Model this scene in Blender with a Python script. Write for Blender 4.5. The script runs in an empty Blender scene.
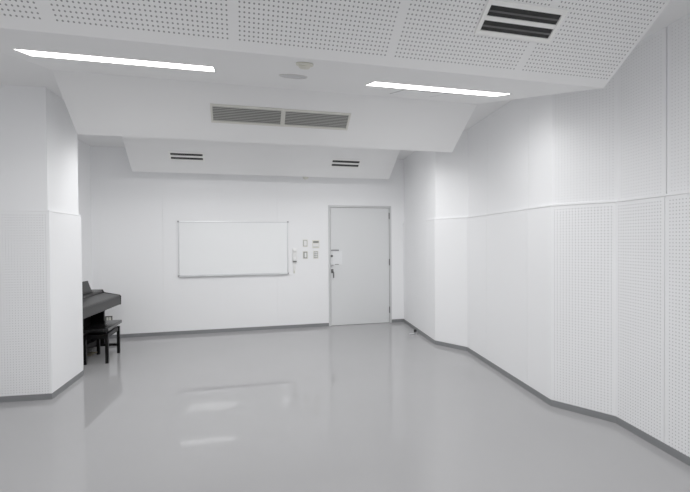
import bpy, bmesh, math
from mathutils import Vector, Matrix

SC = bpy.context.scene
COL = SC.collection

# ------------------------------------------------------------------ materials
def new_mat(name):
    m = bpy.data.materials.new(name)
    m.use_nodes = True
    nt = m.node_tree
    b = nt.nodes['Principled BSDF']
    return m, nt, b

def plain(name, rgb, rough=0.5, metal=0.0, bump=0.0, bscale=200.0, var=0.0, spec=0.5):
    """Procedural paint: noise-driven slight colour variation and micro bump."""
    m, nt, b = new_mat(name)
    b.inputs['Roughness'].default_value = rough
    b.inputs['Metallic'].default_value = metal
    b.inputs['Specular IOR Level'].default_value = spec
    tc = nt.nodes.new('ShaderNodeTexCoord')
    nz = nt.nodes.new('ShaderNodeTexNoise')
    nz.inputs['Scale'].default_value = 3.0
    nz.inputs['Detail'].default_value = 3.0
    nt.links.new(tc.outputs['Object'], nz.inputs['Vector'])
    mx = nt.nodes.new('ShaderNodeMix'); mx.data_type = 'RGBA'
    v = max(var, 0.004)
    mx.inputs[6].default_value = (*[max(0, c * (1 - v)) for c in rgb], 1)
    mx.inputs[7].default_value = (*[min(1, c * (1 + v)) for c in rgb], 1)
    nt.links.new(nz.outputs['Fac'], mx.inputs[0])
    nt.links.new(mx.outputs[2], b.inputs['Base Color'])
    if bump > 0:
        n2 = nt.nodes.new('ShaderNodeTexNoise')
        n2.inputs['Scale'].default_value = bscale
        nt.links.new(tc.outputs['Object'], n2.inputs['Vector'])
        bp = nt.nodes.new('ShaderNodeBump')
        bp.inputs['Strength'].default_value = bump
        bp.inputs['Distance'].default_value = 0.002
        nt.links.new(n2.outputs['Fac'], bp.inputs['Height'])
        nt.links.new(bp.outputs['Normal'], b.inputs['Normal'])
    return m

def perforated(name, rgb, hole, pitch=0.025, rad=0.2):
    """Board drilled with a square grid of round holes (UV map in metres)."""
    m, nt, b = new_mat(name)
    b.inputs['Roughness'].default_value = 0.6
    uv = nt.nodes.new('ShaderNodeUVMap')
    sc = nt.nodes.new('ShaderNodeVectorMath'); sc.operation = 'SCALE'
    sc.inputs['Scale'].default_value = 1.0 / pitch
    nt.links.new(uv.outputs['UV'], sc.inputs[0])
    fr = nt.nodes.new('ShaderNodeVectorMath'); fr.operation = 'FRACTION'
    nt.links.new(sc.outputs[0], fr.inputs[0])
    sb = nt.nodes.new('ShaderNodeVectorMath'); sb.operation = 'SUBTRACT'
    sb.inputs[1].default_value = (0.5, 0.5, 0.0)
    nt.links.new(fr.outputs[0], sb.inputs[0])
    ln = nt.nodes.new('ShaderNodeVectorMath'); ln.operation = 'LENGTH'
    nt.links.new(sb.outputs[0], ln.inputs[0])
    mr = nt.nodes.new('ShaderNodeMapRange'); mr.interpolation_type = 'SMOOTHSTEP'
    mr.inputs['From Min'].default_value = rad * 0.8
    mr.inputs['From Max'].default_value = rad * 1.2
    nt.links.new(ln.outputs['Value'], mr.inputs['Value'])
    mx = nt.nodes.new('ShaderNodeMix'); mx.data_type = 'RGBA'
    mx.inputs[6].default_value = (*hole, 1)
    mx.inputs[7].default_value = (*rgb, 1)
    nt.links.new(mr.outputs['Result'], mx.inputs[0])
    nt.links.new(mx.outputs[2], b.inputs['Base Color'])
    bp = nt.nodes.new('ShaderNodeBump')
    bp.inputs['Strength'].default_value = 0.5
    bp.inputs['Distance'].default_value = 0.003
    nt.links.new(mr.outputs['Result'], bp.inputs['Height'])
    nt.links.new(bp.outputs['Normal'], b.inputs['Normal'])
    return m

def emitter(name, rgb, strength):
    m, nt, b = new_mat(name)
    b.inputs['Base Color'].default_value = (0.9, 0.9, 0.9, 1)
    b.inputs['Emission Color'].default_value = (*rgb, 1)
    b.inputs['Emission Strength'].default_value = strength
    return m

WALL = (0.880, 0.884, 0.893)
CEIL = (0.82, 0.82, 0.82)
M = {}
M['wall'] = plain('white_wall_board', WALL, 0.62, bump=0.05, bscale=300)
M['wall_perf'] = perforated('white_perforated_board', WALL, (0.56, 0.56, 0.57), rad=0.19)
M['wall_perf_faint'] = perforated('white_perforated_board_upper', WALL, (0.74, 0.74, 0.75), rad=0.18)
M['backing'] = plain('shadow_gap_backing', (0.35, 0.35, 0.36), 0.9)
M['ceil'] = plain('white_ceiling_board', CEIL, 0.7, bump=0.04, bscale=300)
M['ceil_perf'] = perforated('perforated_ceiling_board', CEIL, (0.25, 0.25, 0.255), rad=0.20)
M['base'] = plain('grey_skirting_vinyl', (0.19, 0.195, 0.202), 0.45)
M['door'] = plain('grey_door_paint', (0.69, 0.70, 0.705), 0.42, bump=0.02)
M['frame'] = plain('grey_frame_paint', (0.58, 0.585, 0.59), 0.4)
M['steel'] = plain('brushed_steel', (0.42, 0.42, 0.43), 0.3, metal=0.9)
M['dark_steel'] = plain('dark_steel', (0.13, 0.13, 0.13), 0.4, metal=0.5)
M['alu'] = plain('aluminium_edge', (0.66, 0.67, 0.68), 0.32, metal=0.7)
M['board'] = plain('whiteboard_enamel', (0.90, 0.913, 0.917), 0.085, spec=0.6)
M['corner'] = plain('grey_plastic', (0.22, 0.22, 0.23), 0.5)
M['cap_grey'] = plain('cap_grey_plastic', (0.30, 0.30, 0.31), 0.5)
M['grille'] = plain('cream_grille_paint', (0.66, 0.65, 0.60), 0.5)
M['slat'] = plain('grey_slat', (0.60, 0.60, 0.57), 0.5)
M['slot'] = plain('black_slot_shade', (0.012, 0.012, 0.012), 0.7)  # black stands in for the shade inside the vent slots
M['blade'] = plain('dark_blade', (0.07, 0.07, 0.07), 0.5)
M['recess_shade_grey'] = plain('recess_shade_grey', (0.20, 0.20, 0.19), 0.6)  # grey stands in for the shade behind the louvres
M['vent_frame'] = plain('pale_vent_frame', (0.86, 0.86, 0.84), 0.45)
M['cream'] = plain('cream_plastic', (0.72, 0.71, 0.64), 0.45)
M['detector'] = plain('ivory_plastic', (0.66, 0.65, 0.57), 0.5)
M['speaker'] = plain('speaker_mesh', (0.52, 0.52, 0.53), 0.6, bump=0.4, bscale=600)
M['white_plastic'] = plain('white_plastic', (0.84, 0.84, 0.83), 0.35)
M['lcd'] = plain('dark_display', (0.08, 0.09, 0.08), 0.25)
M['switch'] = plain('grey_switch', (0.22, 0.22, 0.21), 0.4)
M['paper'] = plain('white_sheet', (0.76, 0.77, 0.78), 0.5)
M['black'] = plain('black_satin_wood', (0.0015, 0.0015, 0.0015), 0.4, spec=0.18)
M['dark_gloss'] = plain('charcoal_satin_lid', (0.030, 0.0295, 0.0295), 0.42)
M['dark_front'] = plain('charcoal_satin_front', (0.018, 0.0175, 0.0175), 0.45)
M['vinyl'] = plain('black_vinyl', (0.002, 0.002, 0.002), 0.16, spec=0.35)
M['brass'] = plain('brass', (0.32, 0.28, 0.18), 0.3, metal=0.9)
M['rubber'] = plain('black_rubber', (0.012, 0.012, 0.012), 0.6)
M['light'] = emitter('light_diffuser', (1.0, 0.995, 0.985), 6.4)
M['light_frame'] = plain('light_trim', (0.62, 0.61, 0.59), 0.4)

def floor_mat():
    m, nt, b = new_mat('polished_grey_vinyl_floor')
    tc = nt.nodes.new('ShaderNodeTexCoord')
    n1 = nt.nodes.new('ShaderNodeTexNoise'); n1.inputs['Scale'].default_value = 1.3; n1.inputs['Detail'].default_value = 4
    n2 = nt.nodes.new('ShaderNodeTexNoise'); n2.inputs['Scale'].default_value = 220; n2.inputs['Detail'].default_value = 2
    for n in (n1, n2): nt.links.new(tc.outputs['Object'], n.inputs['Vector'])
    mx = nt.nodes.new('ShaderNodeMix'); mx.data_type = 'RGBA'
    mx.inputs[6].default_value = (0.325, 0.323, 0.328, 1)
    mx.inputs[7].default_value = (0.348, 0.346, 0.350, 1)
    nt.links.new(n1.outputs['Fac'], mx.inputs[0])
    nt.links.new(mx.outputs[2], b.inputs['Base Color'])
    mr = nt.nodes.new('ShaderNodeMapRange')
    mr.inputs['To Min'].default_value = 0.03; mr.inputs['To Max'].default_value = 0.05
    nt.links.new(n1.outputs['Fac'], mr.inputs['Value'])
    nt.links.new(mr.outputs['Result'], b.inputs['Roughness'])
    bp = nt.nodes.new('ShaderNodeBump'); bp.inputs['Strength'].default_value = 0.012; bp.inputs['Distance'].default_value = 0.001
    nt.links.new(n2.outputs['Fac'], bp.inputs['Height'])
    nt.links.new(bp.outputs['Normal'], b.inputs['Normal'])
    return m
M['floor'] = floor_mat()

# ------------------------------------------------------------------ mesh helpers
def tag(o, label=None, cat=None, group=None, kind=None):
    if label: o['label'] = label
    if cat: o['category'] = cat
    if group: o['group'] = group
    if kind: o['kind'] = kind
    return o

def empty(name, loc, rotz=0.0, label=None, cat=None, group=None, mat=None):
    o = bpy.data.objects.new(name, None)
    o.empty_display_size = 0.1
    COL.objects.link(o)
    if mat is not None: o.matrix_world = mat
    else:
        o.location = loc; o.rotation_euler = (0, 0, rotz)
    return tag(o, label, cat, group)

def obj(name, bm, mat, parent=None, smooth=False, kind=None):
    bmesh.ops.recalc_face_normals(bm, faces=bm.faces[:])
    me = bpy.data.meshes.new(name)
    bm.to_mesh(me); bm.free()
    mats = mat if isinstance(mat, (list, tuple)) else [mat]
    for k in mats: me.materials.append(M[k])
    if smooth:
        for p in me.polygons: p.use_smooth = True
    o = bpy.data.objects.new(name, me)
    COL.objects.link(o)
    if parent is not None: o.parent = parent
    if kind: o['kind'] = kind
    return o

def box(bm, x0, x1, y0, y1, z0, z1, bev=0.0, seg=2, mi=0):
    b2 = bmesh.new()
    bmesh.ops.create_cube(b2, size=1.0)
    for v in b2.verts:
        v.co = Vector(((x0 + x1) / 2 + v.co.x * (x1 - x0), (y0 + y1) / 2 + v.co.y * (y1 - y0), (z0 + z1) / 2 + v.co.z * (z1 - z0)))
    if bev > 0:
        bmesh.ops.bevel(b2, geom=b2.edges[:], offset=bev, segments=seg, affect='EDGES', profile=0.7)
    for f in b2.faces: f.material_index = mi
    me = bpy.data.meshes.new('tmp'); b2.to_mesh(me); b2.free()
    bm.from_mesh(me); bpy.data.meshes.remove(me)
    return bm

def bx(*a, **k): return box(bmesh.new(), *a, **k)

def hexa(bm, bottom, top, mi=0):
    """bottom, top: 4 points each, same winding."""
    vs = [bm.verts.new(p) for p in list(bottom) + list(top)]
    n = len(bottom)
    fs = [bm.faces.new(vs[:n][::-1]), bm.faces.new(vs[n:])]
    for i in range(n):
        j = (i + 1) % n
        fs.append(bm.faces.new((vs[i], vs[j], vs[n + j], vs[n + i])))
    for f in fs: f.material_index = mi
    return fs

def extrude_profile(bm, prof, axis, a0, a1, mi=0, bev=0.0):
    """prof: list of 2D points. axis 'x': (y,z) profile swept along x; axis 'y': (x,z) profile swept along y."""
    def P(p, a): return (a, p[0], p[1]) if axis == 'x' else (p[0], a, p[1])
    b2 = bmesh.new()
    hexa(b2, [P(p, a0) for p in prof], [P(p, a1) for p in prof])
    bmesh.ops.recalc_face_normals(b2, faces=b2.faces[:])
    if bev > 0:
        bmesh.ops.bevel(b2, geom=b2.edges[:], offset=bev, segments=2, affect='EDGES')
    for f in b2.faces: f.material_index = mi
    me = bpy.data.meshes.new('tmp'); b2.to_mesh(me); b2.free()
    bm.from_mesh(me); bpy.data.meshes.remove(me)
    return bm

def tube(bm, pts, r, n=8, cap=True):
    pts = [Vector(p) for p in pts]
    rings = []
    up = Vector((0, 0, 1))
    for i, p in enumerate(pts):
        t = (pts[min(i + 1, len(pts) - 1)] - pts[max(i - 1, 0)]).normalized()
        ref = up if abs(t.dot(up)) < 0.95 else Vector((1, 0, 0))
        a = t.cross(ref).normalized(); b = t.cross(a).normalized()
        rings.append([bm.verts.new(p + r * (math.cos(2 * math.pi * k / n) * a + math.sin(2 * math.pi * k / n) * b)) for k in range(n)])
    for A, B in zip(rings, rings[1:]):
        for k in range(n):
            bm.faces.new((A[k], A[(k + 1) % n], B[(k + 1) % n], B[k]))
    if cap:
        bm.faces.new(rings[0][::-1]); bm.faces.new(rings[-1])
    return bm

def lathe(bm, prof, n=32):
    """prof: (r, z) pairs revolved about z."""
    rings = []
    for r, z in prof:
        if r < 1e-6: rings.append([bm.verts.new((0, 0, z))])
        else: rings.append([bm.verts.new((r * math.cos(2 * math.pi * k / n), r * math.sin(2 * math.pi * k / n), z)) for k in range(n)])
    for A, B in zip(rings, rings[1:]):
        for k in range(n):
            k2 = (k + 1) % n
            if len(A) == 1 and len(B) == 1: continue
            if len(A) == 1: bm.faces.new((A[0], B[k2], B[k]))
            elif len(B) == 1: bm.faces.new((A[k], A[k2], B[0]))
            else: bm.faces.new((A[k], A[k2], B[k2], B[k]))
    return bm

# ------------------------------------------------------------------ room plan (metres; y runs to the back wall, x along it)
ZC = 3.06            # ceiling
YB = 7.327           # back wall
YF = -2.0            # wall behind the camera
SEAM = 1.843         # top of the lower wall panels
RIGHT = [(2.78, YF), (3.02, 0.55), (2.765, 0.99)]     # front to back
RIGHT = [(2.70, -2.0), (3.03, 0.49), (2.768, 0.97), (3.013, 2.807), (2.751, 3.25), (3.004, 5.146), (2.744, 5.614), (2.940, YB)]
# the zigzag seen in the photograph runs 2.147 -> 2.807 on the same straight run
RIGHT[1] = (3.00, 0.56); RIGHT[2] = (2.765, 1.02)
LEFT = [(-2.322, YB), (-2.45, 5.41), (-1.811, 5.386), (-1.836, 4.631), (-3.10, 4.725), (-3.10, YF)]   # back to front

def offset(poly, d):
    """Polyline moved d to the right of its direction of travel, mitred."""
    out = []
    V = [Vector(p) for p in poly]
    for i, p in enumerate(V):
        ns = []
        if i > 0: t = (V[i] - V[i - 1]).normalized(); ns.append(Vector((t.y, -t.x)))
        if i < len(V) - 1: t = (V[i + 1] - V[i]).normalized(); ns.append(Vector((t.y, -t.x)))
        if len(ns) == 1: out.append(p + ns[0] * d)
        else:
            m = (ns[0] + ns[1]).normalized()
            out.append(p + m * (d / max(0.2, m.dot(ns[0]))))
    return out

def strip(bm, poly, d0, d1, z0, z1):
    A, B = offset(poly, d0), offset(poly, d1)
    for i in range(len(poly) - 1):
        q = [A[i], A[i + 1], B[i + 1], B[i]]
        hexa(bm, [(p.x, p.y, z0) for p in q], [(p.x, p.y, z1) for p in q])
    return bm

def panel(a, b, a2, b2, z0, z1, perf=False, margin=0.018, pitch=0.025):
    """One wall board: room face a-b, rear face a2-b2; perforated field inset in the room face (material slot 1)."""
    bm = bmesh.new()
    uvl = bm.loops.layers.uv.new('UVMap')
    fs = hexa(bm, [(p.x, p.y, z0) for p in (a, b, b2, a2)], [(p.x, p.y, z1) for p in (a, b, b2, a2)])
    if perf:
        front = fs[2]
        L = (b - a).length; H = z1 - z0
        nu = int((L - 2 * margin) / pitch); nv = int((H - 2 * margin) / pitch)
        mu = (L - nu * pitch) / 2; mv = (H - nv * pitch) / 2
        def P(u, v): q = a + (b - a) * (u / L); return (q.x, q.y, z0 + v)
        o = list(front.verts)                       # a0 b0 b1 a1
        bm.faces.remove(front)
        inn = [bm.verts.new(P(mu, mv)), bm.verts.new(P(L - mu, mv)), bm.verts.new(P(L - mu, H - mv)), bm.verts.new(P(mu, H - mv))]
        for i in range(4):
            j = (i + 1) % 4
            bm.faces.new((o[i], o[j], inn[j], inn[i]))
        f = bm.faces.new(inn); f.material_index = 1
        uv = [(0, 0), (nu * pitch, 0), (nu * pitch, nv * pitch), (0, nv * pitch)]
        for l, c in zip(f.loops, uv): l[uvl].uv = c
    return bm

def panel_row(name, poly, d0, d1, z0, z1, parent, cuts, perf, mats, gap=0.004, gaps={}):
    A, B = offset(poly, d0), offset(poly, d1)
    for i in range(len(poly) - 1):
        a, b, a2, b2 = A[i], A[i + 1], B[i], B[i + 1]
        L = (b - a).length
        t = (b - a).normalized(); n = Vector((t.y, -t.x)) * (d1 - d0)
        s = [0.0] + [c for c in cuts.get(i, []) if 0.05 < c < L - 0.05] + [L]
        for k in range(len(s) - 1):
            g0 = gaps.get((i, k), gap) / 2; g1 = gaps.get((i, k + 1), gap) / 2
            p0, q0 = (a, a2) if k == 0 else (a + t * (s[k] + g0), a + t * (s[k] + g0) + n)
            p1, q1 = (b, b2) if k == len(s) - 2 else (a + t * (s[k + 1] - g1), a + t * (s[k + 1] - g1) + n)
            obj(name, panel(p0, p1, q0, q1, z0, z1, perf=i in perf), mats, parent)

# ------------------------------------------------------------------ floor
floor = obj('floor', bx(-3.3, 3.3, YF - 0.2, YB + 0.2, -0.1, 0.0), 'floor', kind='structure')

# ------------------------------------------------------------------ ceiling with saw-tooth drops
ceiling = obj('ceiling', bx(-3.3, 3.3, YF - 0.2, YB + 0.2, ZC, ZC + 0.1), 'ceil', kind='structure')
ZE = 2.615           # height of every drop's lower edge
ZT = 3.03            # where the rising strips meet the next face
SL = 0.748           # fall of a face per metre
XL, XR = -1.585, 2.510
EDGES = [-2.18, 0.20, 2.44, 4.645, 6.91]
FACE_RUN = (ZT - ZE) / SL

def drop(y_edge, y_next_face_top, perf=False):
    """Front face falling to the edge, then a strip rising to the next face (solid up to the ceiling)."""
    yt = y_edge - (ZC - ZE) / SL
    prof = [(yt, ZC), (y_edge, ZE), (y_next_face_top, ZT), (y_next_face_top, ZC)]
    bm = bmesh.new()
    uvl = bm.loops.layers.uv.new('UVMap')
    hexa(bm, [(XL, *p) for p in prof], [(XR, *p) for p in prof])
    if perf:
        nrm = Vector((0, ZE - ZC, -(y_edge - yt))).normalized()
        face = [f for f in bm.faces if abs(f.calc_center_median().y - (yt + y_edge) / 2) < 1e-4 and abs(f.calc_center_median().x - (XL + XR) / 2) < 1e-4][0]
        bm.faces.remove(face)
        Ls = math.hypot(y_edge - yt, ZC - ZE)
        dirv = Vector((0, (yt - y_edge) / Ls, (ZC - ZE) / Ls))
        def P(x, s): return Vector((x, y_edge, ZE)) + dirv * s
        xs = [XL, -0.935, -0.033, 0.872, 1.775, XR]
        pitch = 0.025
        bot = 0.058; nv = int((Ls - bot - 0.02) / pitch); top = bot + nv * pitch
        grid = {}
        def V(x, s):
            k = (round(x, 5), round(s, 5))
            if k not in grid: grid[k] = bm.verts.new(P(x, s))
            return grid[k]
        cols = [XL]; kinds = []
        for x0, x1 in zip(xs, xs[1:]):
            n = int((x1 - x0 - 0.028) / pitch); m = (x1 - x0 - n * pitch) / 2
            cols += [x0 + m, x1 - m]; kinds += [0, 1]
        cols.append(XR); kinds.append(0)
        rows = [0.0, bot, top, Ls]
        for i, kx in enumerate(kinds):
            for j in range(3):
                f = bm.faces.new((V(cols[i], rows[j]), V(cols[i + 1], rows[j]), V(cols[i + 1], rows[j + 1]), V(cols[i], rows[j + 1])))
                if kx and j == 1:
                    f.material_index = 1
                    w, h = cols[i + 1] - cols[i], rows[2] - rows[1]
                    for l, c in zip(f.loops, [(0, 0), (w, 0), (w, h), (0, h)]): l[uvl].uv = c
        bmesh.ops.remove_doubles(bm, verts=bm.verts[:], dist=1e-5)
    return obj('ceiling_baffle', bm, ['ceil', 'ceil_perf'], ceiling)

for i, y in enumerate(EDGES):
    nxt = EDGES[i + 1] - FACE_RUN if i + 1 < len(EDGES) else YB - 0.002
    if i + 1 == len(EDGES):
        # last strip meets the back wall
        yt = y - (ZC - ZE) / SL
        zb = ZE + (YB - 0.002 - y) * 0.228
        bm = bmesh.new()
        hexa(bm, [(XL - 0.04, *p) for p in [(yt, ZC), (y, ZE), (YB - 0.002, zb), (YB - 0.002, ZC)]], [(XR, *p) for p in [(yt, ZC), (y, ZE), (YB - 0.002, zb), (YB - 0.002, ZC)]])
        obj('ceiling_baffle', bm, ['ceil'], ceiling)
    else:
        drop(y, nxt, perf=(i in (0, 1, 2)))

# ------------------------------------------------------------------ walls
WB = 0.034           # rear of the boards
wall_right = obj('wall_right', strip(bmesh.new(), RIGHT, WB, 0.2, 0, ZC), 'backing', kind='structure')
# segments, front to back: 0 long, 1 short, 2 long, 3 short, 4 long, 5 short, 6 long
r_cuts = {0: [0.7, 1.61], 2: [0.42, 1.34], 4: [0.40, 1.32], 6: [0.4, 1.31]}
L2 = (Vector(RIGHT[3]) - Vector(RIGHT[2])).length
r_cuts[2] = [L2 - 0.464 - 0.91, L2 - 0.464]
panel_row('lower_panel', RIGHT, 0.0, WB, 0, SEAM, wall_right, r_cuts, {0, 1, 2, 3}, ['wall', 'wall_perf'], gap=0.0035, gaps={(2, 2): 0.006})
panel_row('upper_panel', RIGHT, 0.018, WB, SEAM + 0.002, ZC, wall_right, r_cuts, {0, 1, 2, 3}, ['wall', 'wall_perf_faint'], gap=0.004, gaps={(2, 2): 0.011})

wall_left = obj('wall_left', strip(bmesh.new(), LEFT, WB, 0.2, 0, ZC), 'backing', kind='structure')
panel_row('wall_panel', LEFT[:2], 0.0, WB, 0, ZC, wall_left, {}, set(), ['wall', 'wall_perf'])
panel_row('lower_panel', LEFT[1:], 0.0, WB, 0, SEAM, wall_left, {2: [0.62], 3: [0.9 * k for k in range(1, 8)]}, {2, 3}, ['wall', 'wall_perf'])
panel_row('upper_panel', LEFT[1:], 0.02, WB, SEAM + 0.002, ZC, wall_left, {2: [0.62], 3: [0.9 * k for k in range(1, 8)]}, set(), ['wall', 'wall_perf'])

wall_front = obj('wall_front', bx(-3.3, 3.1, YF - 0.2, YF, 0, ZC), 'wall', kind='structure')

# back wall with the doorway cut out of it
DX0, DX1, DZ = 1.497, 2.697, 2.182
bmw = bmesh.new()
box(bmw, -2.6, DX0, YB + 0.012, YB + 0.2, 0, ZC)
box(bmw, DX1, 3.1, YB + 0.012, YB + 0.2, 0, ZC)
box(bmw, DX0, DX1, YB + 0.012, YB + 0.2, DZ, ZC)
box(bmw, DX0, DX1, YB + 0.12, YB + 0.2, 0, DZ)
wall_back = obj('wall_back', bmw, 'wall', kind='structure')
xs = [-2.40, -2.195, -1.275, -0.340, 0.585, DX0]
for a, b in zip(xs, xs[1:]):
    obj('wall_panel', bx(a + 0.0008, b - (0.0008 if b != DX0 else 0), YB, YB + 0.012, 0, ZC), 'wall', wall_back)
obj('wall_panel', bx(DX1, 3.0, YB, YB + 0.012, 0, ZC), 'wall', wall_back)
obj('wall_panel', bx(DX0, DX1, YB, YB + 0.012, DZ, ZC), 'wall', wall_back)

# skirtings
BH = 0.058
obj('baseboard_right', strip(bmesh.new(), RIGHT, -0.004, 0.001, 0, BH), 'base', kind='structure')
obj('baseboard_left', strip(bmesh.new(), LEFT, -0.004, 0.001, 0, BH), 'base', kind='structure')
bmb = bmesh.new()
box(bmb, -2.325, DX0, YB - 0.004, YB + 0.001, 0, BH)
box(bmb, DX1, 2.943, YB - 0.004, YB + 0.001, 0, BH)
obj('baseboard_back', bmb, 'base', kind='structure')
# thin cap on top of the lower boards
obj('trim_1', strip(bmesh.new(), RIGHT, -0.005, 0.018, SEAM + 0.001, SEAM + 0.016), 'wall', kind='structure')
obj('trim_2', strip(bmesh.new(), LEFT[1:], -0.003, 0.020, SEAM + 0.001, SEAM + 0.014), 'wall', kind='structure')

# ------------------------------------------------------------------ door
door = empty('door_1', ((DX0 + DX1) / 2, YB, 0))
door['kind'] = 'structure'
DW = (DX1 - DX0) / 2
bm = bmesh.new()
FW = 0.038
box(bm, -DW, -DW + FW, -0.012, 0.11, 0, DZ, 0.002)
box(bm, DW - FW, DW, -0.012, 0.11, 0, DZ, 0.002)
box(bm, -DW + FW, DW - FW, -0.012, 0.11, DZ - FW, DZ, 0.002)
obj('door_frame', bm, 'frame', door)
lx0, lx1, lz1 = -DW + FW + 0.006, DW - FW - 0.006, DZ - FW - 0.006
leaf = obj('door_leaf', bx(lx0, lx1, 0.0, 0.05, 0.006, lz1, 0.002), 'door', door)
obj('door_stop_strip', bx(-DW + FW, DW - FW, 0.055, 0.1, 0.0, DZ - FW), 'backing', door)
for z in (1.995, 1.135, 0.245):
    bm = bmesh.new()
    b2 = tube(bmesh.new(), [(lx1 + 0.004, -0.013, z - 0.06), (lx1 + 0.004, -0.013, z + 0.06)], 0.008, 10)
    me = bpy.data.meshes.new('t'); b2.to_mesh(me); b2.free(); bm.from_mesh(me)
    box(bm, lx1 - 0.004, lx1 + 0.012, -0.014, -0.002, z - 0.055, z + 0.055)
    obj('hinge', bm, 'dark_steel', door)
# lever handle
hx = 1.566 - (DX0 + DX1) / 2
bm = bmesh.new()
box(bm, hx - 0.02, hx + 0.02, -0.010, 0.001, 0.955, 1.03, 0.004)
tube(bm, [(hx, -0.008, 0.995), (hx, -0.05, 0.995), (hx + 0.006, -0.058, 0.985), (hx + 0.012, -0.058, 0.935), (hx + 0.014, -0.055, 0.875)], 0.011, 10)
obj('door_handle', bm, 'dark_steel', door)
bm = bmesh.new()
box(bm, hx - 0.018, hx + 0.018, -0.03, 0.001, 1.085, 1.11, 0.003)
obj('door_latch', bm, 'steel', door)
# holder bar of the notice and turn knob
tc_ = (DX0 + DX1) / 2
bm = lathe(bmesh.new(), [(0, 0.0), (0.021, 0.0), (0.021, 0.022), (0.015, 0.03), (0, 0.03)], 20)
k = obj('thumb_turn', bm, 'dark_steel', door, True)
k.rotation_euler = (math.pi / 2, 0, 0); k.location = (1.556 - tc_, -0.002, 1.268)

nt_ = empty('door_notice', (1.645, YB, 1.235), label='small white plate with a dark top bar on the grey door above its handle', cat='sign')
obj('sheet', bx(-0.065, 0.105, -0.004, -0.0005, -0.125, 0.115, 0.0008), 'paper', nt_)
obj('holder_bar', bx(-0.10, 0.045, -0.012, -0.0005, 0.122, 0.145, 0.003), 'corner', nt_)
obj('bottom_clip', bx(-0.03, 0.045, -0.008, -0.0005, -0.128, -0.117, 0.002), 'switch', nt_)

# ------------------------------------------------------------------ whiteboard
wb = empty('whiteboard', (-0.132, YB, 0.973), label='wide white wall-mounted whiteboard with thin aluminium frame on the back wall', cat='whiteboard')
W2, WH = 0.902, 0.903
obj('writing_surface', bx(-W2 + 0.012, W2 - 0.012, -0.018, -0.001, 0.012, WH - 0.012), 'board', wb)
bm = bmesh.new()
box(bm, -W2, W2, -0.026, -0.001, 0, 0.016, 0.003)
box(bm, -W2, W2, -0.026, -0.001, WH - 0.016, WH, 0.003)
box(bm, -W2, -W2 + 0.014, -0.026, -0.001, 0.016, WH - 0.016, 0.003)
box(bm, W2 - 0.014, W2, -0.026, -0.001, 0.016, WH - 0.016, 0.003)
obj('frame', bm, 'alu', wb)
obj('pen_tray', bx(-W2 + 0.01, W2 - 0.01, -0.05, -0.004, -0.014, -0.001, 0.003), 'alu', wb)
for sx in (-1, 1):
    for z in (0.0, WH):
        obj('corner_cap', bx(sx * W2 - 0.013, sx * W2 + 0.013, -0.029, -0.0008, z - 0.013, z + 0.013, 0.004), 'cap_grey', wb)

# ------------------------------------------------------------------ wall devices beside the door
ph = empty('intercom_phone', (0.886, YB, 1.17), label='white wall intercom phone with hanging cord right of the whiteboard', cat='intercom phone')
obj('base_unit', bx(-0.040, 0.040, -0.03, -0.0005, 0.0, 0.245, 0.008), 'white_plastic', ph)
bm = bmesh.new()
extrude_profile(bm, [(-0.034, 0.03), (-0.062, 0.02), (-0.068, 0.05), (-0.052, 0.075), (-0.05, 0.17), (-0.068, 0.195), (-0.062, 0.235), (-0.034, 0.225)], 'x', -0.026, 0.026, bev=0.006)
obj('handset', bm, 'white_plastic', ph)
obj('cradle', bx(-0.032, 0.032, -0.045, -0.026, 0.0, 0.022, 0.004), 'switch', ph)
pts = []
for i in range(181):
    t = i / 180
    u = t * 2 - 1
    px, pz = -0.012 * 1.0 + 0.028 * (u + 1) / 2 - 0.01, -0.20 * (1 - u * u) ** 0.5 if abs(u) < 1 else 0.0
    a = t * 2 * math.pi * 26
    pts.append((px + 0.006 * math.cos(a), -0.016 + 0.006 * math.sin(a), pz + 0.004))
obj('coiled_cord', tube(bmesh.new(), pts, 0.0022, 5), 'cream', ph)

def plate(name, x, z, w, h, label, cat, parts, group=None):
    o = empty(name, (x, YB, z), label=label, cat=cat, group=group)
    obj('cover_plate', bx(-w / 2, w / 2, -0.009, 0.0, -h / 2, h / 2, 0.003), 'cream', o)
    for pn, mk, (x0, x1, z0, z1), d in parts:
        obj(pn, bx(x0, x1, -d, -0.006, z0, z1, 0.0015), mk, o)
    return o
plate('wall_control', 1.078, 1.500, 0.085, 0.13, 'white wall control with a grey outlined cover, upper left of the four beside the door', 'wall control',
      [('rim', 'switch', (-0.033, 0.033, -0.052, 0.052), 0.012), ('cover', 'white_plastic', (-0.026, 0.026, -0.045, 0.045), 0.016)])
plate('remote_controller', 1.268, 1.482, 0.125, 0.145, 'air conditioner controller with a dark display strip, upper right of four wall plates', 'controller',
      [('display', 'lcd', (-0.05, 0.05, 0.026, 0.052), 0.013), ('button_cover', 'white_plastic', (-0.052, 0.052, -0.045, 0.012), 0.013), ('button_edge', 'switch', (-0.045, 0.045, -0.052, -0.046), 0.012)])
plate('light_switch', 1.077, 1.290, 0.09, 0.135, 'light switch with one grey rocker, lower left of four wall plates by the door', 'light switch',
      [('surround', 'switch', (-0.034, 0.034, -0.058, 0.058), 0.011), ('rocker', 'white_plastic', (-0.014, 0.020, -0.042, 0.042), 0.017)])
plate('light_switch', 1.266, 1.293, 0.09, 0.14, 'light switch with rows of small rockers, lower right of four plates by the door', 'light switch',
      [('surround', 'switch', (-0.034, 0.034, -0.058, 0.058), 0.011)] +
      [('rocker', 'white_plastic', (x, x + 0.02, z, z + 0.026), 0.017) for x in (-0.025, 0.006) for z in (-0.048, -0.013, 0.022)])
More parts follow.
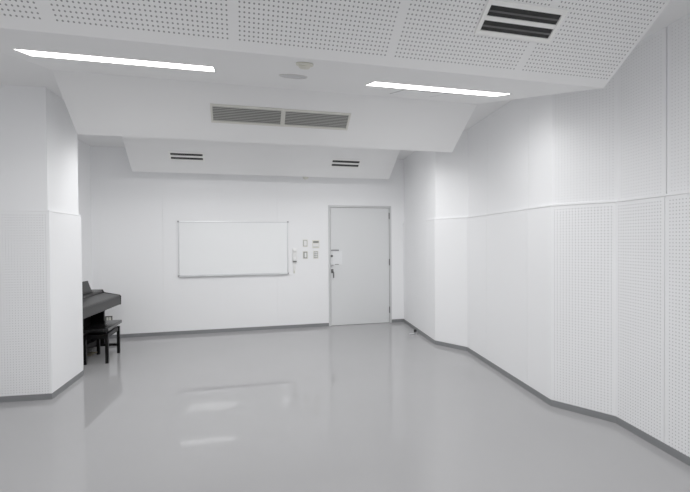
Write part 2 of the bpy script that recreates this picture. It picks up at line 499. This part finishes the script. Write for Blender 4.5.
plate('wall_outlet', -2.088, 0.300, 0.11, 0.13, 'dark rimmed cream wall outlet low on the back wall behind the bench', 'outlet',
      [('rim', 'blade', (-0.052, 0.052, -0.062, 0.062), 0.013), ('socket', 'cream', (-0.034, -0.004, -0.03, 0.044), 0.017), ('socket', 'cream', (0.004, 0.034, -0.03, 0.044), 0.017)])

# ------------------------------------------------------------------ things on the ceiling drops
def face_frame(y_edge, x, y):
    """Local frame lying on a drop's front face: X along the edge, Y down the face, Z out into the room."""
    ex = Vector((1, 0, 0)); ey = Vector((0, 1, -SL)).normalized(); ez = ex.cross(ey)
    m = Matrix((ex, ey, ez)).transposed().to_4x4()
    m.translation = Vector((x, y, ZE + SL * (y_edge - y)))
    if ez.z > 0:
        m = Matrix((ex, -ey, -ez)).transposed().to_4x4(); m.translation = Vector((x, y, ZE + SL * (y_edge - y)))
    return m
BAND = (ZT - ZE) / (4.645 - FACE_RUN - 2.44)
def band_frame(i, x, y):
    e0, e1 = EDGES[i], (EDGES[i + 1] - FACE_RUN if i + 1 < len(EDGES) else None)
    s = (ZT - ZE) / (e1 - e0) if e1 is not None else 0.228
    ex = Vector((1, 0, 0)); ey = Vector((0, -1, -s)).normalized(); ez = ex.cross(ey)
    m = Matrix((ex, ey, ez)).transposed().to_4x4()
    m.translation = Vector((x, y, ZE + s * (y - e0)))
    return m          # Z points down into the room

LAMP_W = 10.6
LAMP_SPREAD = 158
def light(i, x, y, label, length=1.215, width=0.25):
    o = empty('light_strip', None, label=label, cat='ceiling light', group='recessed ceiling light strips', mat=band_frame(i, x, y))
    l, w = length / 2, width / 2
    obj('diffuser', bx(-l, l, -w, w, 0.0005, 0.0015), 'light', o)
    la = bpy.data.lights.new('light_strip_lamp', 'AREA')
    la.shape = 'RECTANGLE'; la.size = length * 0.98; la.size_y = width * 0.96
    la.energy = LAMP_W; la.spread = math.radians(LAMP_SPREAD); la.color = (0.985, 0.99, 1.0)
    lo = bpy.data.objects.new('lamp', la); COL.objects.link(lo); lo.parent = o
    lo.location = (0, 0, 0.0025); lo.rotation_euler = (math.pi, 0, 0)
    bm = bmesh.new(); t = 0.006
    box(bm, -l - t, l + t, -w - t, -w, 0.0004, 0.003); box(bm, -l - t, l + t, w, w + t, 0.0004, 0.003)
    box(bm, -l - t, -l, -w, w, 0.0004, 0.003); box(bm, l, l + t, -w, w, 0.0004, 0.003)
    obj('trim_frame', bm, 'light_frame', o)
    return o
light(2, -0.802, 3.205, 'long bright ceiling light strip on the left, nearer the piano')
light(2, 1.622, 3.225, 'long bright ceiling light strip on the right, with a hatch behind it')
light(3, -0.772, 5.30, 'ceiling light strip on the rising strip behind the long louvred grilles, left one')
light(3, 1.572, 5.31, 'ceiling light strip on the rising strip behind the long louvred grilles, right one')
light(1, -0.772, 0.88, 'ceiling light strip before the nearest perforated drop, left one')
light(1, 1.572, 0.90, 'ceiling light strip before the nearest perforated drop, right one')
light(0, -0.772, -1.45, 'ceiling light strip close to the front wall, left one')
light(0, 1.572, -1.45, 'ceiling light strip close to the front wall, right one')

# access hatch behind the right light strip
o = empty('access_hatch', None, label='flush white ceiling access hatch with thin dark joints behind the right light strip', cat='hatch', mat=band_frame(2, 1.60, 3.615))
bm = bmesh.new()
for x0, x1 in ((-0.210, -0.202), (0.202, 0.210)): box(bm, x0, x1, -0.195, 0.195, 0.0003, 0.0016)
for y0, y1 in ((-0.195, -0.189), (0.189, 0.195)): box(bm, -0.202, 0.202, y0, y1, 0.0003, 0.0016)
obj('joint', bm, 'corner', o)
obj('hatch_panel', bx(-0.202, 0.202, -0.189, 0.189, 0.0003, 0.002), 'ceil', o)

# smoke detector and ceiling loudspeaker
o = empty('smoke_detector', None, label='small round ivory smoke detector on the ceiling near the perforated drop', cat='smoke detector', mat=band_frame(2, 0.389, 2.61))
obj('base', lathe(bmesh.new(), [(0, 0.0005), (0.055, 0.0005), (0.055, 0.012), (0.048, 0.016), (0, 0.016)]), 'detector', o, True)
obj('sensor_head', lathe(bmesh.new(), [(0.0, 0.016), (0.040, 0.016), (0.038, 0.022), (0.028, 0.032), (0, 0.035)]), 'detector', o, True)
o = empty('ceiling_speaker', None, label='flat round grey loudspeaker grille flush in the ceiling behind the smoke detector', cat='loudspeaker', mat=band_frame(2, 0.389, 3.205))
obj('rim', lathe(bmesh.new(), [(0.104, 0.0005), (0.111, 0.0005), (0.110, 0.005), (0.104, 0.005), (0.104, 0.0005)], 48), 'light_frame', o)
obj('speaker_grille', lathe(bmesh.new(), [(0, 0.0005), (0.104, 0.0005), (0.104, 0.003), (0, 0.004)], 48), 'speaker', o)
o = empty('smoke_detector', None, label='tiny pale sensor dome peeking below the farthest ceiling drop above the whiteboard', cat='smoke detector', mat=band_frame(4, 1.045, 7.00))
obj('base', lathe(bmesh.new(), [(0, 0.0005), (0.05, 0.0005), (0.05, 0.03), (0, 0.03)]), 'cream', o, True)
obj('sensor_head', lathe(bmesh.new(), [(0, 0.03), (0.04, 0.03), (0.03, 0.048), (0, 0.054)]), 'cream', o, True)

# twin louvred grilles on the middle drop
YE_A = 4.645
def louvre(x0, x1, label):
    xc = (x0 + x1) / 2; w = (x1 - x0) / 2; h = 0.109
    o = empty('louvred_grille', None, label=label, cat='air grille', group='louvred grilles on the middle ceiling drop', mat=face_frame(YE_A, xc, 4.361))
    t = 0.021
    bm = bmesh.new()
    box(bm, -w, w, -h, -h + t, 0.0005, 0.012, 0.002); box(bm, -w, w, h - t, h, 0.0005, 0.012, 0.002)
    box(bm, -w, -w + t, -h + t, h - t, 0.0005, 0.012, 0.002); box(bm, w - t, w, -h + t, h - t, 0.0005, 0.012, 0.002)
    obj('frame', bm, 'grille', o)
    obj('recess_shade', bx(-w + t, w - t, -h + t, h - t, 0.0004, 0.0012), 'recess_shade_grey', o)  # no real hollow: flat plate coloured like the shade between louvres
    bm = bmesh.new(); n = 9
    for k in range(n):
        c = -h + t + (k + 0.5) * (2 * (h - t) / n)
        d = 0.0062
        extrude_profile(bm, [(c - d, 0.0014), (c - d + 0.002, 0.0014), (c + d, 0.0095), (c + d - 0.002, 0.0105)], 'x', -w + t, w - t)
    obj('louvres', bm, 'slat', o)
louvre(-0.300, 0.417, 'wide louvred air grille in cream frame, left of the pair on the middle drop')
louvre(0.419, 1.130, 'wide louvred air grille in cream frame, right of the pair on the middle drop')

def slot_vent(name, y_edge, x, y, w, h, label, group=None, border=0.022, mid=0.024):
    o = empty(name, None, label=label, cat='air vent', group=group, mat=face_frame(y_edge, x, y))
    a, b = w / 2, h / 2
    bm = bmesh.new()
    box(bm, -a, a, -b, -b + border, 0.0005, 0.010, 0.002); box(bm, -a, a, b - border, b, 0.0005, 0.010, 0.002)
    box(bm, -a, -a + border, -b + border, b - border, 0.0005, 0.010, 0.002); box(bm, a - border, a, -b + border, b - border, 0.0005, 0.010, 0.002)
    box(bm, -a + border, a - border, -mid / 2, mid / 2, 0.0005, 0.010, 0.002)
    obj('frame', bm, 'vent_frame', o)
    obj('recess_shade', bx(-a + border, a - border, -b + border, b - border, 0.0004, 0.0012), 'slot', o)  # thin plate on the uncut face; its black paints the slots' inner shade
    for s in (-1, 1):
        y0, y1 = (mid / 2, b - border) if s > 0 else (-b + border, -mid / 2)
        m_ = (y0 + y1) / 2
        bm = extrude_profile(bmesh.new(), [(m_ - 0.010, 0.0015), (m_ - 0.008, 0.0015), (m_ + 0.004, 0.0075), (m_ + 0.002, 0.0085)], 'x', -a + border + 0.004, a - border - 0.004)
        obj('vent_blade', bm, 'blade', o)
    return o
slot_vent('slot_vent', 6.91, -0.804, 6.630, 0.505, 0.172, 'small twin slot vent in pale frame on the farthest drop, above the whiteboard left end', 'twin slot vents on the farthest ceiling drop', 0.024, 0.030)
slot_vent('slot_vent', 6.91, 1.657, 6.643, 0.505, 0.178, 'small twin slot vent in pale frame on the farthest drop, above the door left side', 'twin slot vents on the farthest ceiling drop', 0.024, 0.030)
slot_vent('slot_vent', 2.44, 1.613, 2.153, 0.525, 0.196, 'large black twin slot vent in pale frame on the nearest perforated drop', None, 0.026, 0.024)

# ------------------------------------------------------------------ digital piano against the alcove wall
TH = math.atan2(0.1, 1.25)
Xv = Vector((math.cos(TH), -math.sin(TH))); Yv = Vector((math.sin(TH), math.cos(TH)))
org = Vector((-1.789, 6.858)) - Xv * 0.22 - Yv * 0.68
pn = empty('digital_piano', (org.x, org.y, 0), -TH, label='black upright digital piano with closed lid and music rest in the left alcove', cat='piano')
HL = 0.68
bm = extrude_profile(bmesh.new(), [(-0.20, 0.607), (0.215, 0.607), (0.22, 0.612), (0.22, 0.728), (0.214, 0.732), (-0.20, 0.732)], 'y', -HL, HL, bev=0.002)
obj('keybed', bm, 'dark_front', pn)
# end cheeks rise over the lid ends
for s in (-1, 1):
    y0, y1 = (HL - 0.022, HL + 0.002) if s > 0 else (-HL - 0.002, -HL + 0.022)
    bm = extrude_profile(bmesh.new(), [(-0.205, 0.604), (0.222, 0.604), (0.224, 0.735), (0.205, 0.752), (-0.01, 0.797), (-0.03, 0.836), (-0.205, 0.838)], 'y', y0, y1, bev=0.003)
    obj('end_cheek', bm, 'black', pn)
bm = extrude_profile(bmesh.new(), [(0.216, 0.7325), (0.214, 0.742), (0.195, 0.751), (-0.012, 0.789), (-0.016, 0.782), (0.19, 0.7325)], 'y', -HL + 0.023, HL - 0.023, bev=0.001)
obj('key_lid', bm, 'dark_gloss', pn)
bm = extrude_profile(bmesh.new(), [(-0.20, 0.7325), (-0.024, 0.7325), (-0.024, 0.815), (-0.05, 0.834), (-0.20, 0.834)], 'y', -HL + 0.023, HL - 0.023, bev=0.002)
obj('top_rail', bm, 'dark_gloss', pn)
obj('lid_joint', bx(-0.0235, -0.0165, -HL + 0.024, HL - 0.024, 0.7335, 0.793), 'rubber', pn)
# music rest: a panel leaning back, narrower at its top
bm = bmesh.new()
hexa(bm, [(-0.05, -0.37, 0.835), (-0.05, 0.37, 0.835), (-0.063, 0.37, 0.835), (-0.063, -0.37, 0.835)],
     [(-0.088, -0.33, 1.0), (-0.088, 0.33, 1.0), (-0.101, 0.33, 1.0), (-0.101, -0.33, 1.0)])
bmesh.ops.bevel(bm, geom=bm.edges[:], offset=0.003, segments=2, affect='EDGES')
mr_ = obj('music_rest', bm, 'dark_front', pn)
obj('rest_ledge', bx(-0.05, -0.028, -0.36, 0.36, 0.8345, 0.843, 0.002), 'black', mr_)
for s in (-1, 1):
    yc = s * 0.63
    bm = extrude_profile(bmesh.new(), [(-0.20, 0.03), (0.005, 0.03), (0.005, 0.50), (0.03, 0.60), (-0.20, 0.60)], 'y', yc - 0.02, yc + 0.02, bev=0.002)
    sp = obj('side_panel', bm, 'black', pn)
    bm = extrude_profile(bmesh.new(), [(-0.215, 0.0), (0.18, 0.0), (0.182, 0.022), (0.15, 0.036), (-0.215, 0.036)], 'y', yc - 0.03, yc + 0.03, bev=0.003)
    obj('foot', bm, 'black', sp)
obj('back_panel', bx(-0.19, -0.175, -0.61, 0.61, 0.04, 0.60), 'black', pn)
obj('pedal_board', bx(-0.09, -0.05, -0.61, 0.61, 0.045, 0.125, 0.004), 'black', pn)
pbx = obj('pedal_box', bx(-0.085, 0.02, -0.16, 0.16, 0.02, 0.10, 0.006), 'black', pn)
for yy in (-0.075, 0.0, 0.075):
    bm = bmesh.new()
    hexa(bm, [(0.0, yy - 0.009, 0.045), (0.115, yy - 0.017, 0.040), (0.115, yy + 0.017, 0.040), (0.0, yy + 0.009, 0.045)],
         [(0.0, yy - 0.009, 0.055), (0.115, yy - 0.017, 0.050), (0.115, yy + 0.017, 0.050), (0.0, yy + 0.009, 0.055)])
    bmesh.ops.bevel(bm, geom=bm.edges[:], offset=0.002, segments=1, affect='EDGES')
    obj('pedal', bm, 'brass', pbx)

# ------------------------------------------------------------------ piano bench
bn = empty('piano_bench', (-1.815, 6.082, 0), label='black piano bench with padded seat and four square legs in front of the piano', cat='bench')
bm = bx(-0.155, 0.160, -0.315, 0.30, 0.412, 0.455, 0.012, 3)
obj('seat', bm, 'vinyl', bn)
bm = bmesh.new()
box(bm, 0.110, 0.130, -0.245, 0.245, 0.315, 0.37, 0.003); box(bm, -0.130, -0.110, -0.245, 0.245, 0.315, 0.37, 0.003)
box(bm, -0.11, 0.11, 0.235, 0.255, 0.315, 0.37, 0.003); box(bm, -0.11, 0.11, -0.255, -0.235, 0.315, 0.37, 0.003)
obj('apron', bm, 'black', bn)
bm = bmesh.new()
box(bm, -0.10, 0.10, -0.2, -0.14, 0.372, 0.411); box(bm, -0.10, 0.10, 0.08, 0.14, 0.372, 0.411)
box(bm, -0.109, 0.109, -0.234, 0.234, 0.352, 0.371)
obj('seat_support', bm, 'black', bn)
for sx in (-1, 1):
    for sy in (-1, 1):
        bm = bx(sx * 0.125 - 0.018, sx * 0.125 + 0.018, sy * 0.25 - 0.018, sy * 0.25 + 0.018, 0.0, 0.376, 0.003)
        obj('leg', bm, 'black', bn)

# ------------------------------------------------------------------ door stop on the floor
ds = empty('door_stop', (2.735, 6.318, 0), 0.1, label='small floor door stop with black rubber tip beside the right wall skirting', cat='door stop')
obj('base_plate', bx(-0.10, 0.02, -0.022, 0.022, 0.0, 0.008, 0.003), 'alu', ds)
obj('post', tube(bmesh.new(), [(0.0, 0, 0.006), (0.0, 0, 0.035)], 0.009, 12), 'steel', ds)
obj('rubber_tip', lathe(bmesh.new(), [(0, 0.034), (0.02, 0.034), (0.024, 0.042), (0.024, 0.066), (0.017, 0.074), (0, 0.074)], 20), 'rubber', ds, True)

# ------------------------------------------------------------------ world, camera
w = bpy.data.worlds.new('world'); SC.world = w; w.use_nodes = True
w.node_tree.nodes['Background'].inputs['Color'].default_value = (0.02, 0.02, 0.02, 1)

cam = bpy.data.cameras.new('camera'); co = bpy.data.objects.new('camera', cam); COL.objects.link(co)
F_PX = 414.51
cam.sensor_fit = 'HORIZONTAL'; cam.sensor_width = 36.0; cam.lens = 36.0 * F_PX / 690.0
cam.clip_start = 0.05
yaw, pitch, roll = 0.24169, 0.012455, 0.0066827
fwd = Vector((math.sin(yaw) * math.cos(pitch), math.cos(yaw) * math.cos(pitch), -math.sin(pitch)))
r0 = Vector((math.cos(yaw), -math.sin(yaw), 0)); u0 = r0.cross(fwd)
R = math.cos(roll) * r0 - math.sin(roll) * u0
U = math.cos(roll) * u0 + math.sin(roll) * r0
mw = Matrix((R, U, -fwd)).transposed().to_4x4(); mw.translation = Vector((0, 0, 1.5378))
co.matrix_world = mw
SC.camera = co

SC.view_settings.view_transform = 'Standard'
SC.view_settings.look = 'None'
SC.view_settings.exposure = 0.0
SC.view_settings.gamma = 1.2
SC.cycles.max_bounces = 16
SC.cycles.diffuse_bounces = 12
